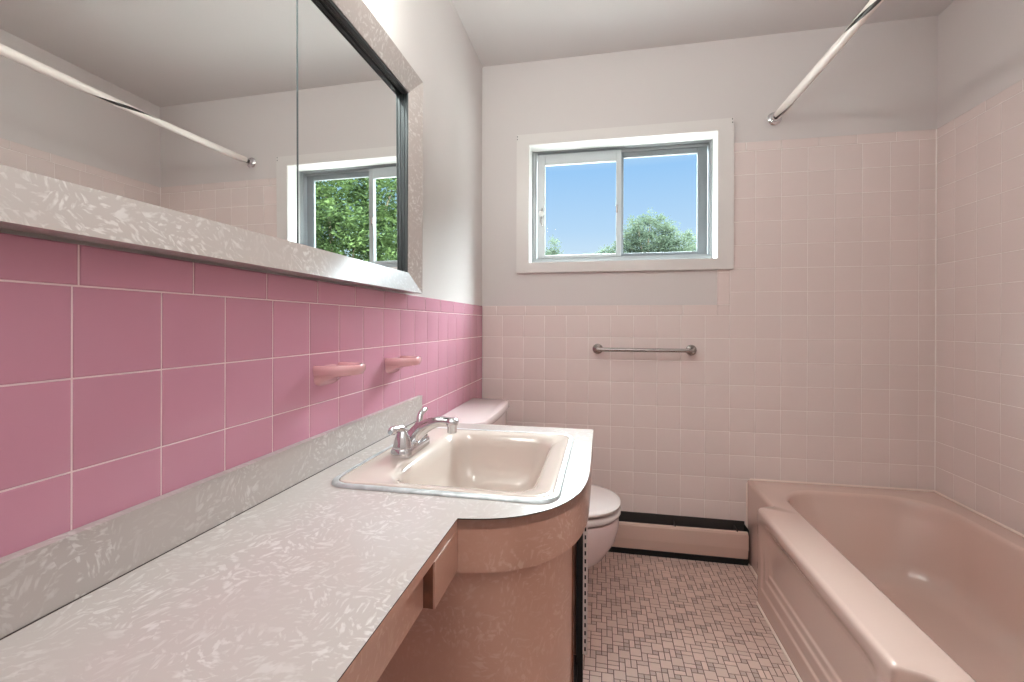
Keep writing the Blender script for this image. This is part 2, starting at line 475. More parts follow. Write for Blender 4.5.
mitred(bm, (WX0, WX1, WZ0, WZ1), (FX0-.003, FX1+.003, FZ0-.003, FZ1+.0025), JD+.024, JD+.105)
for zz in (FZ1-.012,):
    box(bm, FX0, FX1, JD+.040, JD+.043, zz, FZ1+.002); box(bm, FX0, FX1, JD+.066, JD+.069, zz+.002, FZ1+.002)
box(bm, FX0, FX1, JD+.040, JD+.043, FZ0-.002, FZ0+.008); box(bm, FX0, FX1, JD+.066, JD+.069, FZ0-.002, FZ0+.008)
obj('window_frame', bm, M['alu'], win)
def sash(x0, x1, y, st_l, st_r, top, bot, m='alu_light'):
    z0, z1 = FZ0+.002, FZ1-.006
    bm = bmesh.new()
    for a in ((x0, x0+st_l, z0, z1), (x1-st_r, x1, z0, z1), (x0+st_l, x1-st_r, z0, z0+bot), (x0+st_l, x1-st_r, z1-top, z1)):
        box(bm, a[0], a[1], y, y+.018, a[2], a[3], .0015, 1)
    s = obj('sash', bm, M[m], win)
    obj('pane', B(x0+st_l-.004, x1-st_r+.004, y+.007, y+.010, z0+bot-.004, z1-top+.004), M['glass'], s)
    return s
s1 = sash(FX0+.002, .708, JD+.018, .041, .026, .057, .018)
s2 = sash(.688, FX1-.002, JD+.046, .032, .047, .034, .022, 'alu_shaded')
# latch on the left stile of the near sash, small catch on the meeting stile
bm = lathe(bmesh.new(), [(.013, 0), (.0155, .002), (.0155, .007), (.011, .010), (0, .0105)], (.294, JD+.0185, R0+.542), (0, -1, 0), 20)
k1 = obj('latch_knob', bm, M['plastic'], s1, True)
bm = bmesh.new()
tube(bm, [(.294, JD+.014, R0+.528), (.291, JD+.010, R0+.50), (.303, JD+.008, R0+.475)], [.004, .004, .003], 8)
tube(bm, [(.296, JD+.014, R0+.550), (.299, JD+.011, R0+.572)], [.004, .003], 8)
obj('latch_lever', bm, M['nickel'], s1, True)
bm = B(.681, .690, JD+.006, JD+.018, R0+.53, R0+.57, .002)
obj('catch', bm, M['nickel'], s1)
for x, z in ((CX0+.004, CZ1-.010), (CX0+.004, CZ1-.024), (CX1-.008, CZ1-.006), (CX1-.008, CZ1-.022)):
    obj('nail_head', lathe(bmesh.new(), [(.0028, 0), (.0028, .001), (.001, .0015)], (x, fy, z), (0, -1, 0), 10), M['track'], win)

# ------------------------------------------------------------------ bathtub
TX0, TX1, TY0, TY1, TZ = 1.279, W-.003, -1.52, -.002, .375
# perimeter samples: front (going +y), back wall, right, near end
def lerp(a, b, n): return [a+(b-a)*k/n for k in range(n)]
fy_s = []
for a, b, n in ((-1.52, -1.24, 8), (-1.24, -1.10, 24), (-1.10, -.44, 24), (-.44, -.28, 28), (-.28, -.06, 8), (-.06, 0, 6)): fy_s += lerp(a, b, n)
per = [('f', (y-TY0)/(TY1-TY0)) for y in fy_s]
per += [('b', k/40) for k in range(40)]
per += [('r', k/60) for k in range(60)]
per += [('n', k/40) for k in range(40)]
def ring_rect(x0, x1, y0, y1, r):
    out = []
    for s, t in per:
        if s == 'f': p = (x0, y0+(y1-y0)*t)
        elif s == 'b': p = (x0+(x1-x0)*t, y1)
        elif s == 'r': p = (x1, y1+(y0-y1)*t)
        else: p = (x1+(x0-x1)*t, y0)
        if r > 0:
            c = (min(max(p[0], x0+r), x1-r), min(max(p[1], y0+r), y1-r))
            d = Vector((p[0]-c[0], p[1]-c[1]))
            if d.length > 1e-9:
                d = d.normalized()*r; p = (c[0]+d.x, c[1]+d.y)
        out.append(p)
    return out
def bulge(y, w=.016):
    return sm(-.328+w, -.328-w, y)*sm(-1.19-w, -1.19+w, y)
def apron_x(y, z):
    k = bulge(y)
    x = TX0-.062*k
    d = min(z, (-.335-y)*1.5, (y+1.185)*1.5)          # distance to the border of the pressed panel
    if d > 0:
        w = .004+.05*sm(.17, .28, z)
        x += .0052*(sm(.078-w, .078+w, d)+sm(.125-w, .125+w, d)+sm(.155-w, .155+w, d))*(1-sm(.30, .345, z))
    return x
rings = []
def outer(z, ins=0):
    pr = ring_rect(TX0, TX1, TY0, TY1, 0); out = []
    for (s, t), (x, y) in zip(per, pr):
        if s == 'f': x = apron_x(y, z)+ins
        else: x = max(x, TX0+ins)
        out.append(Vector((x, y, z)))
    return out
for z in (0, .03, .06, .070, .073, .076, .078, .080, .083, .087, .10, .115, .120, .123, .125, .127, .130, .137, .146, .150, .153, .155, .157, .160, .166, .18, .20, .22, .24, .27, .29, .305, .318, .33, .342, .350, .358): rings.append(outer(z))
for a in (20, 45, 70, 90):
    t = math.radians(a); rings.append([Vector((v.x, v.y, TZ-.015+.015*math.sin(t))) for v in outer(.358, .015*(1-math.cos(t)))])
def blend_flat(k, r0=None):
    a = rings[-1]; return a
IN = (1.363, 1.945, -1.415, -.105)
def inner(x0, x1, y0, y1, r, z): return [Vector((x, y, z)) for x, y in ring_rect(x0, x1, y0, y1, r)]
i0 = inner(IN[0]-.012, IN[1]+.010, IN[2]-.012, IN[3]+.012, .17, TZ)
rings.append(i0)
for dz, ins in ((-.0015, .006), (-.006, .012), (-.014, .016), (-.03, .018)):
    rings.append(inner(IN[0]-.012+ins, IN[1]+.010-ins*.8, IN[2]-.012+ins, IN[3]+.012-ins, .165, TZ+dz))
for f in (.15, .35, .55, .72):
    z = TZ-.03-(TZ-.03-.06)*f
    rings.append(inner(1.370+.036*f, 1.94-.04*f, -1.41+.20*f, -.112-.10*f, .165, z))
for a in (20, 45, 70, 90):
    t = math.radians(a); q = .075*(1-math.cos(t))
    rings.append(inner(1.394+q, 1.908-q, -1.26+q, -.187-q, .16, .142-.075*math.sin(t)-.006))
rings.append(inner(1.56, 1.74, -.9, -.5, .08, .058))
bm = bmesh.new(); loft(bm, rings, close0=False, close1=True)
tub = thing('bathtub', 'pink enamelled bathtub with ribbed apron along the tiled right wall', 'bathtub', (1.65, -.76, 0))
obj('tub_shell', bm, M['tub'], tub, 50)
bm = bmesh.new()
tube(bm, [(TX0-.001, -.0062, .12), (TX0-.001, -.0062, TZ-.02), (TX0+.014, -.0062, TZ+.001), (W-.0065, -.0062, TZ+.002), (W-.0065, -1.51, TZ+.002)], .0050, 8)
obj('wall_caulk', bm, M['caulk'], tub, True)
bm = bmesh.new()
tube(bm, [(apron_x(y, 0)-.002, y, .001) for y in [-.07-k*.02 for k in range(72)]], .0055, 8)
obj('floor_caulk', bm, M['caulk'], tub, True)
bm = lathe(bmesh.new(), [(0, 0), (.03, 0), (.034, .003), (.03, .006), (.012, .007), (0, .006)], (1.655, -1.1, .0585), (0, 0, 1), 24)
obj('drain', bm, M['chrome'], tub, True)

# ------------------------------------------------------------------ countertop
ZC = R0-.364
edge_pts = [(.378, -1.562), (.414, -1.556), (.446, -1.547), (.478, -1.531), (.508, -1.508), (.532, -1.482), (.554, -1.446), (.570, -1.404), (.580, -1.354), (.5845, -1.302), (.586, -1.22)]
cur = [(p.x, p.y) for p in catmull([(x, y, 0) for x, y in edge_pts], 4)]
YF = -.882
outline = [(.016, -2.62), (.379, -2.62)]+cur+[(.5865, YF), (.016, YF)]
SX0, SX1, SY0, SY1 = .072, .536, -1.478, -.972       # steel ring of the sink
hole = rrect(SX0+.012, SX1-.012, SY0+.012, SY1-.012, .035)
ct = thing('countertop', 'pinkish cracked-ice laminate vanity countertop with curved sink end', 'countertop', (.2, -1.6, ZC))
top = obj('worktop', prism(bmesh.new(), outline, ZC-.0016, ZC, [hole], 0, 1), [M['lam'], M['lam_edge']], ct)
sub_out = [(.018, -2.61), (.378, -2.61)]+[(x-.001, y+.001) for x, y in cur]+[(.5855, YF+.001), (.018, YF+.001)]
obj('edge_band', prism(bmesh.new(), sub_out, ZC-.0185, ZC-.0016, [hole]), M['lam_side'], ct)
bm = B(0.0006, .0145, -2.62, -.838, ZC-.0195, ZC+.0745)
bs = obj('backsplash', bm, M['lam'], ct)
obj('backsplash_cap', B(.0004, .0155, -2.62, -.8365, ZC+.0745, ZC+.077), M['lam'], bs)
obj('backsplash_seam', B(.0140, .0162, -2.62, YF, ZC-.001, ZC+.0008), M['lam_edge'], bs)
ZA = .690
apr = [(x-.001, y+.001) for x, y in cur]+[(.5855, YF+.001)]
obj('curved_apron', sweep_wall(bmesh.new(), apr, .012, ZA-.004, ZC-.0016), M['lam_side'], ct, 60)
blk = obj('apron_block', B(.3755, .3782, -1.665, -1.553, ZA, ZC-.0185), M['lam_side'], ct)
obj('block_core', B(.300, .3752, -1.6645, -1.553, ZA, ZC-.0186), M['wood'], blk)
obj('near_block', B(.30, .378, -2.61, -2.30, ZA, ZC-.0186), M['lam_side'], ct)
dr = thing('desk_drawer', 'shallow laminate-fronted drawer under the straight counter, gap at its far end', 'drawer', (.34, -1.98, ZA+.04))
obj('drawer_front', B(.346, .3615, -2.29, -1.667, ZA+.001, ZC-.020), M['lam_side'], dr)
bm = bmesh.new()
box(bm, .04, .345, -2.27, -2.255, ZA+.01, ZC-.03); box(bm, .04, .345, -1.70, -1.685, ZA+.01, ZC-.03)
box(bm, .03, .042, -2.27, -1.685, ZA+.01, ZC-.03); box(bm, .04, .345, -2.256, -1.70, ZA+.01, ZA+.016)
obj('drawer_box', bm, M['wood'], dr)
obj('far_end_lip', B(.30, .345, -1.684, -1.672, ZA+.002, ZC-.022), M['wood'], dr).name = 'drawer_end_lip'  # short wood lip behind the drawer front's far end

# ------------------------------------------------------------------ vanity cabinet under the sink
van = thing('vanity_cabinet', 'curved laminate vanity cabinet under the sink, door missing', 'cabinet', (.28, -1.22, 0))
def offs(path, d):
    P = [Vector(p) for p in path]; out = []
    for i in range(len(P)):
        t = (P[min(i+1, len(P)-1)]-P[max(i-1, 0)]).normalized(); out.append((P[i].x-t.y*d, P[i].y+t.x*d))
    return out
pc = [p for p in offs(cur, .022)]
pc = [p for p in pc if p[1] < -1.375 and p[0] > .30]
pc = [(.02, -1.540), (.12, -1.540), (.22, -1.540), (.30, -1.540), (.345, -1.540)]+[p for p in pc if p[0] > .37]
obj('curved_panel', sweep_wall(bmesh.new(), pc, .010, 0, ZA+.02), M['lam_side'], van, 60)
pe = pc[-1]
obj('panel_end_strip', B(pe[0]-.012, pe[0]+.003, pe[1]-.001, pe[1]+.004, 0.001, ZA-.01), M['wood'], van)
bm = B(.02, .560, -.905, -.886, .10, ZA+.05); box(bm, .02, .50, -.905, -.886, 0, .10)
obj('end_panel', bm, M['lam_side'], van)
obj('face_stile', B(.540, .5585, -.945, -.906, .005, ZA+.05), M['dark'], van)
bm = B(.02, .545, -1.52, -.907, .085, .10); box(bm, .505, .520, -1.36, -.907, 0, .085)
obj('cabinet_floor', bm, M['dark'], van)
obj('opening_shade', B(.50, .506, -1.38, -.93, .101, ZA-.12), M['black'], van)  # black sheet stands in for the shade inside the open cabinet
# continuous hinge left on the far stile
hg = obj('piano_hinge', B(.5575, .5720, -.934, -.9325, .125, ZA-.006), M['hinge'], van)
bm = bmesh.new(); z = .135
while z < ZA-.03:
    box(bm, .5630, .5675, -.9346, -.9338, z, z+.012); z += .0235
obj('hinge_slots', bm, M['black'], hg)

# ------------------------------------------------------------------ sink
sk = thing('sink', 'rectangular beige drop-in sink with steel rim in the counter', 'sink', (.307, -1.225, ZC))
bm = bmesh.new()
N = 8
def rr(x0, x1, y0, y1, r, z): return [Vector((x, y, z)) for x, y in rrect(x0, x1, y0, y1, r, N)]
loft(bm, [rr(SX0, SX1, SY0, SY1, .045, ZC+.0004), rr(SX0+.001, SX1-.001, SY0+.001, SY1-.001, .045, ZC+.004),
          rr(SX0+.005, SX1-.005, SY0+.005, SY1-.005, .042, ZC+.0062), rr(SX0+.012, SX1-.012, SY0+.012, SY1-.012, .037, ZC+.0058),
          rr(SX0+.0135, SX1-.0135, SY0+.0135, SY1-.0135, .036, ZC-.01)], False, False)
obj('steel_rim', bm, M['ring'], sk, 50)
bm = bmesh.new()
BX0, BX1, BY0, BY1 = .188, .482, -1.422, -1.022
rg = [rr(SX0+.0125, SX1-.0125, SY0+.0125, SY1-.0125, .036, ZC-.006), rr(SX0+.0125, SX1-.0125, SY0+.0125, SY1-.0125, .036, ZC+.004),
      rr(SX0+.016, SX1-.016, SY0+.016, SY1-.016, .034, ZC+.0065), rr(SX0+.022, SX1-.022, SY0+.022, SY1-.022, .032, ZC+.0068)]
for k, (ins, dz) in enumerate(((-.022, .0050), (-.010, .0022), (0, -.004), (.006, -.014), (.010, -.03), (.018, -.075), (.030, -.105), (.048, -.122), (.070, -.130), (.098, -.133))):
    # the near and right sides fall away gently, the far and left sides are steep
    rg.append(rr(BX0+ins, BX1-ins*1.15, BY0+ins*1.05, BY1-ins, max(.02, .055-abs(ins)*.36), ZC+dz))
loft(bm, rg, False, True)
obj('basin', bm, M['basin'], sk, 60)
bm = lathe(bmesh.new(), [(0, 0), (.019, 0), (.021, .002), (.018, .004), (.009, .0015), (0, .0015)], (.33, -1.22, ZC-.1325), (0, 0, 1), 20)
obj('drain', bm, M['chrome'], sk, True)

# ------------------------------------------------------------------ faucet
FX, FYc, FZ = .146, -1.222, ZC+.0068
fa = thing('faucet', 'chrome two-handle faucet with arched spout at the back of the sink', 'faucet', (FX, FYc, FZ))
def stadium(cx, cy, half, r, z, n=10):
    pts = []
    for k in range(2*n+1):
        t = PI*k/(2*n); pts.append(Vector((cx+r*math.cos(t), cy+half+r*math.sin(t), z)))
    for k in range(2*n+1):
        t = PI+PI*k/(2*n); pts.append(Vector((cx+r*math.cos(t), cy-half+r*math.sin(t), z)))
    return pts
bm = bmesh.new()
loft(bm, [stadium(FX, FYc, .051, .026, FZ), stadium(FX, FYc, .051, .027, FZ+.004), stadium(FX, FYc, .051, .0265, FZ+.013), stadium(FX, FYc, .051, .024, FZ+.018), stadium(FX, FYc, .051, .018, FZ+.020)])
obj('base_plate', bm, M['chrome'], fa, 40)
for s in (-1, 1):
    hy = FYc+s*.051
    bm = lathe(bmesh.new(), [(.022, .018), (.0228, .022), (.0212, .026), (.0198, .033), (.0162, .045), (.0115, .055), (.0085, .060), (0, .061)], (FX, hy, FZ), (0, 0, 1), 24)
    h = obj('handle', bm, M['chrome'], fa, True)
    if s < 0:
        pts = [(FX+.002, hy+.006, FZ+.058), (FX, hy-.004, FZ+.064), (FX-.004, hy-.020, FZ+.067), (FX-.008, hy-.036, FZ+.066), (FX-.009, hy-.044, FZ+.064)]
        rad = [.0075, .0085, .0075, .0105, .007]
    else:
        pts = [(FX, hy, FZ+.050), (FX-.001, hy+.003, FZ+.066), (FX-.001, hy+.012, FZ+.077), (FX-.001, hy+.032, FZ+.083), (FX-.001, hy+.048, FZ+.082)]
        rad = [.009, .0085, .0075, .0075, .005]
    pp = catmull(pts, 5)
    rr_ = []
    for i in range(len(pp)):
        f = i/(len(pp)-1)*(len(rad)-1); a = int(min(f, len(rad)-2)); rr_.append(rad[a]+(rad[a+1]-rad[a])*(f-a))
    obj('lever', tube(bmesh.new(), pp, rr_, 14), M['chrome'], h, True)
bm = lathe(bmesh.new(), [(.021, .016), (.021, .024), (.018, .034), (.016, .044), (0, .046)], (FX, FYc, FZ), (0, 0, 1), 24)
obj('spout_hub', bm, M['chrome'], fa, True)
sp = catmull([(FX-.002, FYc, FZ+.024), (FX+.018, FYc, FZ+.046), (FX+.045, FYc, FZ+.064), (FX+.072, FYc, FZ+.073), (FX+.096, FYc, FZ+.073), (FX+.110, FYc, FZ+.070)], 6)
n = len(sp)
rs = [.0205-.0085*sm(0, .75, i/(n-1))+.002*sm(.8, 1, i/(n-1)) for i in range(n)]
sp_o = obj('spout', tube(bmesh.new(), sp, rs, 18), M['chrome'], fa, True)
bm = lathe(bmesh.new(), [(0, .0145), (.008, .0135), (.0140, .010), (.0165, .004), (.0150, -.003), (.0118, -.007), (.0118, -.021), (.0105, -.023), (0, -.0225)], (FX+.106, FYc, FZ+.070), (0, 0, 1), 20)
obj('aerator', bm, M['chrome'], sp_o, True)
bm = tube(bmesh.new(), [(FX-.016, FYc, FZ+.018), (FX-.016, FYc, FZ+.048)], .0022, 8)
lathe(bm, [(0, 0), (.005, .001), (.006, .005), (.004, .009), (0, .010)], (FX-.016, FYc, FZ+.046), (0, 0, 1), 14)
obj('lift_rod', bm, M['chrome'], fa, True)

# ------------------------------------------------------------------ soap dishes
def soap_dish(y0, y1, zt, dep, label, solid_side):
    t = thing('soap_dish', label, 'soap dish', (0, (y0+y1)/2, zt), 'ceramic dishes on the rose tile wall')
    yc = (y0+y1)/2; hw = (y1-y0)/2
    # plan ring: half-oval standing out from the wall, open in the middle
    def plan(rx, ry, n=28):
        return [(rx*math.sin(PI*k/n)**.62, yc-ry*math.cos(PI*k/n)) for k in range(n+1)]
    bm = bmesh.new()
    o, i = plan(dep, hw), plan(dep-.011, hw-.012)
    n = len(o)
    sec = []
    for k in range(n):
        ox, oy = o[k]; ix, iy = i[k]
        sec.append([Vector((max(ox*.93, -.001), yc+(oy-yc)*.95, zt-.022)), Vector((ox, oy, zt-.012)), Vector((ox, oy, zt-.003)), Vector(((ox*.8+ix*.2), oy*.8+iy*.2, zt)),
                    Vector((ox*.25+ix*.75, oy*.25+iy*.75, zt)), Vector((ix, iy, zt-.003)), Vector((ix, iy, zt-.017)), Vector((max(ix*.9, -.001), iy, zt-.023))])
    V = [[bm.verts.new(p) for p in s] for s in sec]
    for a, b in zip(V, V[1:]):
        for q in range(8): bm.faces.new((a[q], a[(q+1) % 8], b[(q+1) % 8], b[q]))
    bm.faces.new(V[0]); bm.faces.new(V[-1][::-1])
    bmesh.ops.recalc_face_normals(bm, faces=bm.faces[:])
    obj('rim', bm, M['soap'], t, 50)
    # tray floor with a drain slot, set low inside the rim
    bm = bmesh.new()
    pl = plan(dep-.012, hw-.013)
    hole_ = rrect(dep*.25, dep*.62, yc-hw*.25, yc+hw*.55, .008, 4)
    prism(bm, [(max(x, -.001), y) for x, y in pl], zt-.0225, zt-.018, [hole_])
    obj('tray', bm, M['soap'], t)
    # flared bracket growing out of the wall
    bm = bmesh.new(); rings_ = []
    for x, ry, zl, zh in ((-.001, hw*.95, -.048, -.002), (.003, hw*.90, -.046, -.004), (.008, hw*.80, -.042, -.012), (.020, hw*.66, -.034, -.014), (.040, hw*.55, -.028, -.017), (dep*.8, hw*.40, -.024, -.019)):
        rings_.append([Vector((x, yc+ry*math.copysign(abs(math.cos(a))**.6, math.cos(a)), zt+(zl+zh)/2+(zh-zl)/2*math.copysign(abs(math.sin(a))**.6, math.sin(a)))) for a in [2*PI*k/28 for k in range(28)]])
    loft(bm, rings_)
    obj('bracket', bm, M['soap'], t, 60)
    return t
soap_dish(-1.405, -1.300, R0-.135, .088, 'peach-pink ceramic soap dish on rose tiles, nearer one, close above the backsplash middle', 1)
soap_dish(-1.078, -.968, R0-.143, .085, 'peach-pink ceramic dish on rose tiles, farther one, above the faucet', 1)

# ------------------------------------------------------------------ mirror cabinet on the left wall
mc = thing('mirror_cabinet', 'long sliding-mirror cabinet framed in pearly laminate on left wall', 'mirror', (.0, -1.48, R0+.052))
d0, e0 = .044, .023
Oy, Oz0, Oz1 = (-2.02, -.909), R0+.0538, R0+.733
Iy, Iz0, Iz1 = (-1.96, -.970), R0+.114, R0+.672
def rail(corners, nm):
    """one splayed frame member: outer edge at d0, inner edge at e0, body back to the wall"""
    (ya, za), (yb, zb), (yc_, zc_), (yd, zd) = corners     # outer a-b, inner d-c
    bm = bmesh.new()
    pts = [(d0, ya, za), (d0, yb, zb), (e0, yc_, zc_), (e0, yd, zd), (.001, ya, za), (.001, yb, zb), (.001, yc_, zc_), (.001, yd, zd)]
    v = [bm.verts.new(p) for p in pts]
    for f in ((0, 1, 2, 3), (7, 6, 5, 4), (0, 4, 5, 1), (1, 5, 6, 2), (2, 6, 7, 3), (3, 7, 4, 0)): bm.faces.new([v[a] for a in f])
    bmesh.ops.recalc_face_normals(bm, faces=bm.faces[:])
    return obj(nm, bm, M['lam'], mc)
OB = ((Oy[0], Oz0), (Oy[1], Oz0), (Oy[1], Oz1), (Oy[0], Oz1))
IB = ((Iy[0], Iz0), (Iy[1], Iz0), (Iy[1], Iz1), (Iy[0], Iz1))
for k, nm in enumerate(('bottom_rail', 'far_stile', 'top_rail', 'near_stile')):
    l = (k+1) % 4; rail((OB[k], OB[l], IB[l], IB[k]), nm)
bm = bmesh.new()
for x in (.0075, .0125, .0185):
    box(bm, x, x+.0025, Iy[0], Iy[1], Iz1-.0065, Iz1+.0005)
box(bm, .0015, .0215, Iy[0], Iy[1], Iz1-.0018, Iz1+.0003)
box(bm, .0015, .0215, Iy[1]-.002, Iy[1]+.0003, Iz0, Iz1)
for x in (.0075, .0175): box(bm, x, x+.003, Iy[1]-.005, Iy[1]-.001, Iz0, Iz1)
obj('track', bm, M['track'], mc)
tilt = math.radians(.33)
def pane(name, y0, y1, x):
    bm = bmesh.new()
    z0, z1 = Iz0+.001, Iz1-.002; zm = (z0+z1)/2
    box(bm, x-.0025, x, y0, y1, z0, z1)
    for v in bm.verts: v.co.x -= (v.co.z-zm)*math.tan(tilt)
    for f in bm.faces:
        if f.normal.x < .9: f.material_index = 1
    bm.normal_update()
    for f in bm.faces: f.material_index = 0 if f.normal.x > .9 else 1
    return obj(name, bm, [M['mirror'], M['track']], mc)
pane('mirror_pane', -1.458, Iy[1]-.003, .0030)
pane('mirror_pane', Iy[0]+.002, -1.43, .0008)

# ------------------------------------------------------------------ toilet
tl = thing('toilet', 'pale pink toilet with lid down in corner between vanity and heater', 'toilet', (.36, -.45, 0))
def oval(cx, rx_b, rx_f, cy, ry, z, n=40, e=.86):
    out = []
    for k in range(n):
        a = 2*PI*k/n; c, s = math.cos(a), math.sin(a)
        rx = rx_f if c >= 0 else rx_b
        out.append(Vector((cx+rx*math.copysign(abs(c)**e, c), cy+ry*math.copysign(abs(s)**e, s), z)))
    return out
CY = -.452
bm = bmesh.new()
loft(bm, [oval(.36, .16, .15, CY, .115, 0), oval(.36, .16, .15, CY, .115, .02), oval(.36, .155, .14, CY, .105, .06), oval(.37, .16, .16, CY, .11, .12),
          oval(.41, .18, .215, CY, .150, .19), oval(.43, .19, .236, CY, .168, .255), oval(.44, .20, .240, CY, .175, .31), oval(.44, .20, .240, CY, .177, .336), oval(.44, .20, .236, CY, .174, .346), oval(.44, .18, .205, CY, .145, .342)])
obj('bowl', bm, M['toilet'], tl, 60)
obj('bowl_shelf', box(bmesh.new(), .03, .28, CY-.10, CY+.10, .25, .362, .02, 3), M['toilet'], tl, True)
def slab(nm, z0, z1, sx, m, par, dome=1):
    bm = bmesh.new(); h = z1-z0
    loft(bm, [oval(.44, .19*sx, .240*sx, CY, .178*sx, z0), oval(.44, .195*sx, .245*sx, CY, .181*sx, z0+h*.3), oval(.44, .195*sx, .245*sx, CY, .181*sx, z0+h*.7), oval(.44, .19*sx, .238*sx, CY, .176*sx, z1-h*.08), oval(.44, .17*sx, .215*sx, CY, .155*sx, z1 if dome else z1-h*.3)])
    return obj(nm, bm, m, par, 60)
slab('seat', .356, .380, 1.01, M['seat'], tl, 0)
slab('seat_lid', .389, .404, 1.005, M['seat'], tl)
for s in (-1, 1):
    obj('seat_hinge', tube(bmesh.new(), [(.232, CY+s*.075-.02, .392), (.232, CY+s*.075+.02, .392)], .010, 12), M['seat'], tl, True)
def tank_out(ins, z, x_r=.190, bow=.012, n=14):
    y0, y1 = -.722+ins, -.186-ins; x0 = .004+ins*.2; pts = []
    pts += [Vector((x0, y0, z)), Vector((x_r-ins-.03, y0, z))]
    for k in range(n+1):
        f = k/n; y = y0+.012+(y1-y0-.024)*f
        pts.append(Vector((x_r-ins+bow*(1-(2*f-1)**2)-.014*max(0, abs(2*f-1)-.86)/.14, y, z)))
    pts += [Vector((x_r-ins-.03, y1, z)), Vector((x0, y1, z))]
    return pts
bm = bmesh.new()
loft(bm, [tank_out(.03, .362), tank_out(.025, .40), tank_out(.012, .60), tank_out(.010, .706)])
obj('tank', bm, M['toilet'], tl, 40)
bm = bmesh.new()
loft(bm, [tank_out(.004, .7065), tank_out(0, .712), tank_out(0, .732), tank_out(.003, .738), tank_out(.012, .741)])
obj('tank_lid', bm, M['toilet'], tl, 40)
bm = lathe(bmesh.new(), [(.012, 0), (.014, .004), (.010, .010), (0, .011)], (.178, -.65, .655), (1, 0, 0), 16)
tube(bm, [(.186, -.65, .655), (.190, -.62, .652), (.190, -.58, .648)], [.005, .005, .006], 10)
obj('flush_lever', bm, M['chrome'], tl, True)

# ------------------------------------------------------------------ baseboard heater
ht = thing('baseboard_heater', 'low beige baseboard heater with open dark top along the back wall', 'heater', (.75, -.03, 0))
HX0, HX1 = .05, 1.268
obj('back_plate', B(HX0, HX1, -.003, -.0005, .012, .178), M['fins'], ht)
bm = bmesh.new()
prof = [(-.048, .160), (-.062, .158), (-.066, .150), (-.067, .082), (-.060, .034), (-.050, .030)]
for a, b in zip(prof, prof[1:]):
    q = []
    for x, sag in ((HX0, -.016), (HX1, -.010)):
        for (y, z) in (a, b): q.append((x, y, z+sag*(.5+.5*sm(.08, .16, z))))
    v = [bm.verts.new(p) for p in q]; bm.faces.new((v[0], v[2], v[3], v[1]))
bmesh.ops.remove_doubles(bm, verts=bm.verts[:], dist=1e-5)
bmesh.ops.recalc_face_normals(bm, faces=bm.faces[:])
bmesh.ops.solidify(bm, geom=bm.faces[:], thickness=.0015)
obj('front_cover', bm, M['heater'], ht)
bm = bmesh.new()
for k in range(95):
    x = HX0+.02+k*.0127
    if x < HX1-.02: box(bm, x, x+.0008, -.052, -.008, .06, .125)
obj('fins', bm, M['fins'], ht)
obj('pipe', tube(bmesh.new(), [(HX0+.005, -.03, .092), (HX1-.005, -.03, .092)], .011, 12), M['nickel'], ht, True)
obj('under_cover_shadow', B(HX0, HX1, -.060, -.004, .0, .024), M['black'], ht)  # black box added for the shadow under the cover; no real pan
bm = B(HX1-.0015, HX1, -.066, -.001, .012, .165)
obj('end_cap', bm, M['black'], ht)
for x in (.3, .62, .95, 1.22): obj('support_bracket', B(x, x+.004, -.058, -.003, 0, .157), M['fins'], ht)

# ------------------------------------------------------------------ towel bar
tb = thing('towel_bar', 'brushed nickel towel bar on the blush tile under the window', 'towel bar', (.81, 0, R0-.166))
TZc = R0-.166; sty = -.058
tx0, tx1 = .592, 1.030
for x in (tx0, tx1):
    bm = lathe(bmesh.new(), [(.0245, .0005), (.0255, .004), (.024, .009), (.017, .013), (.011, .018), (.0095, .030), (.0095, .052), (.0115, .057), (.0115, .068), (0, .070)], (x, 0, TZc), (0, -1, 0), 24)
    obj('post', bm, M['nickel'], tb, True)
obj('bar', tube(bmesh.new(), [(tx0, sty-.003, TZc), (tx1, sty-.003, TZc)], .0092, 18), M['nickel'], tb, True)

# ------------------------------------------------------------------ shower rod
sr = thing('shower_rod', 'shower rod in a loose white vinyl sleeve above the tub', 'shower rod', (1.389, -.76, R0+.907))
RX, RZ = 1.389, R0+.907
RZn = RZ+.004
def rodp(y): return Vector((RX, y, RZ-.016*(1-((y+.76)/.76)**2)*.6))
obj('rod', tube(bmesh.new(), [rodp(-.01-k*.03) for k in range(51)], .0105, 16), M['rod'], sr, True)
for y, dy in ((-.0005, -1), (-1.5345, 1)):
    bm = lathe(bmesh.new(), [(.029, 0), (.0305, .004), (.026, .009), (.018, .012), (.0155, .026), (.0135, .028)], (RX, y, RZ), (0, dy, 0), 24)
    obj('flange', bm, M['chrome'], sr, True)
# sleeve: a split tube that twists along the rod so that the dark slit shows here and there
bm = bmesh.new()
ns, nk = 120, 22
for s in (0,):
    rows = []
    for i in range(ns+1):
        y = -.05-i*(1.42/ns); f = i/ns
        rad = .0165+.0012*math.sin(9*f+1)
        yy = -y
        if yy < .18: aa = 235+75*yy/.18
        elif yy < .62: aa = 310+195*(yy-.18)/.44
        else: aa = 505+150*(yy-.62)/.26
        a0 = math.radians(aa); gap = math.radians(52)
        ring = []
        for k in range(nk+1):
            a = a0+gap/2+(2*PI-gap)*k/nk
            ring.append(bm.verts.new(rodp(y)+Vector((rad*math.cos(a), 0, rad*math.sin(a)))))
        rows.append(ring)
    for a, b in zip(rows, rows[1:]):
        for k in range(nk): bm.faces.new((a[k], a[k+1], b[k+1], b[k]))
bmesh.ops.recalc_face_normals(bm, faces=bm.faces[:])
bmesh.ops.solidify(bm, geom=bm.faces[:], thickness=.0012)
obj('sleeve', bm, M['sleeve'], sr, True)

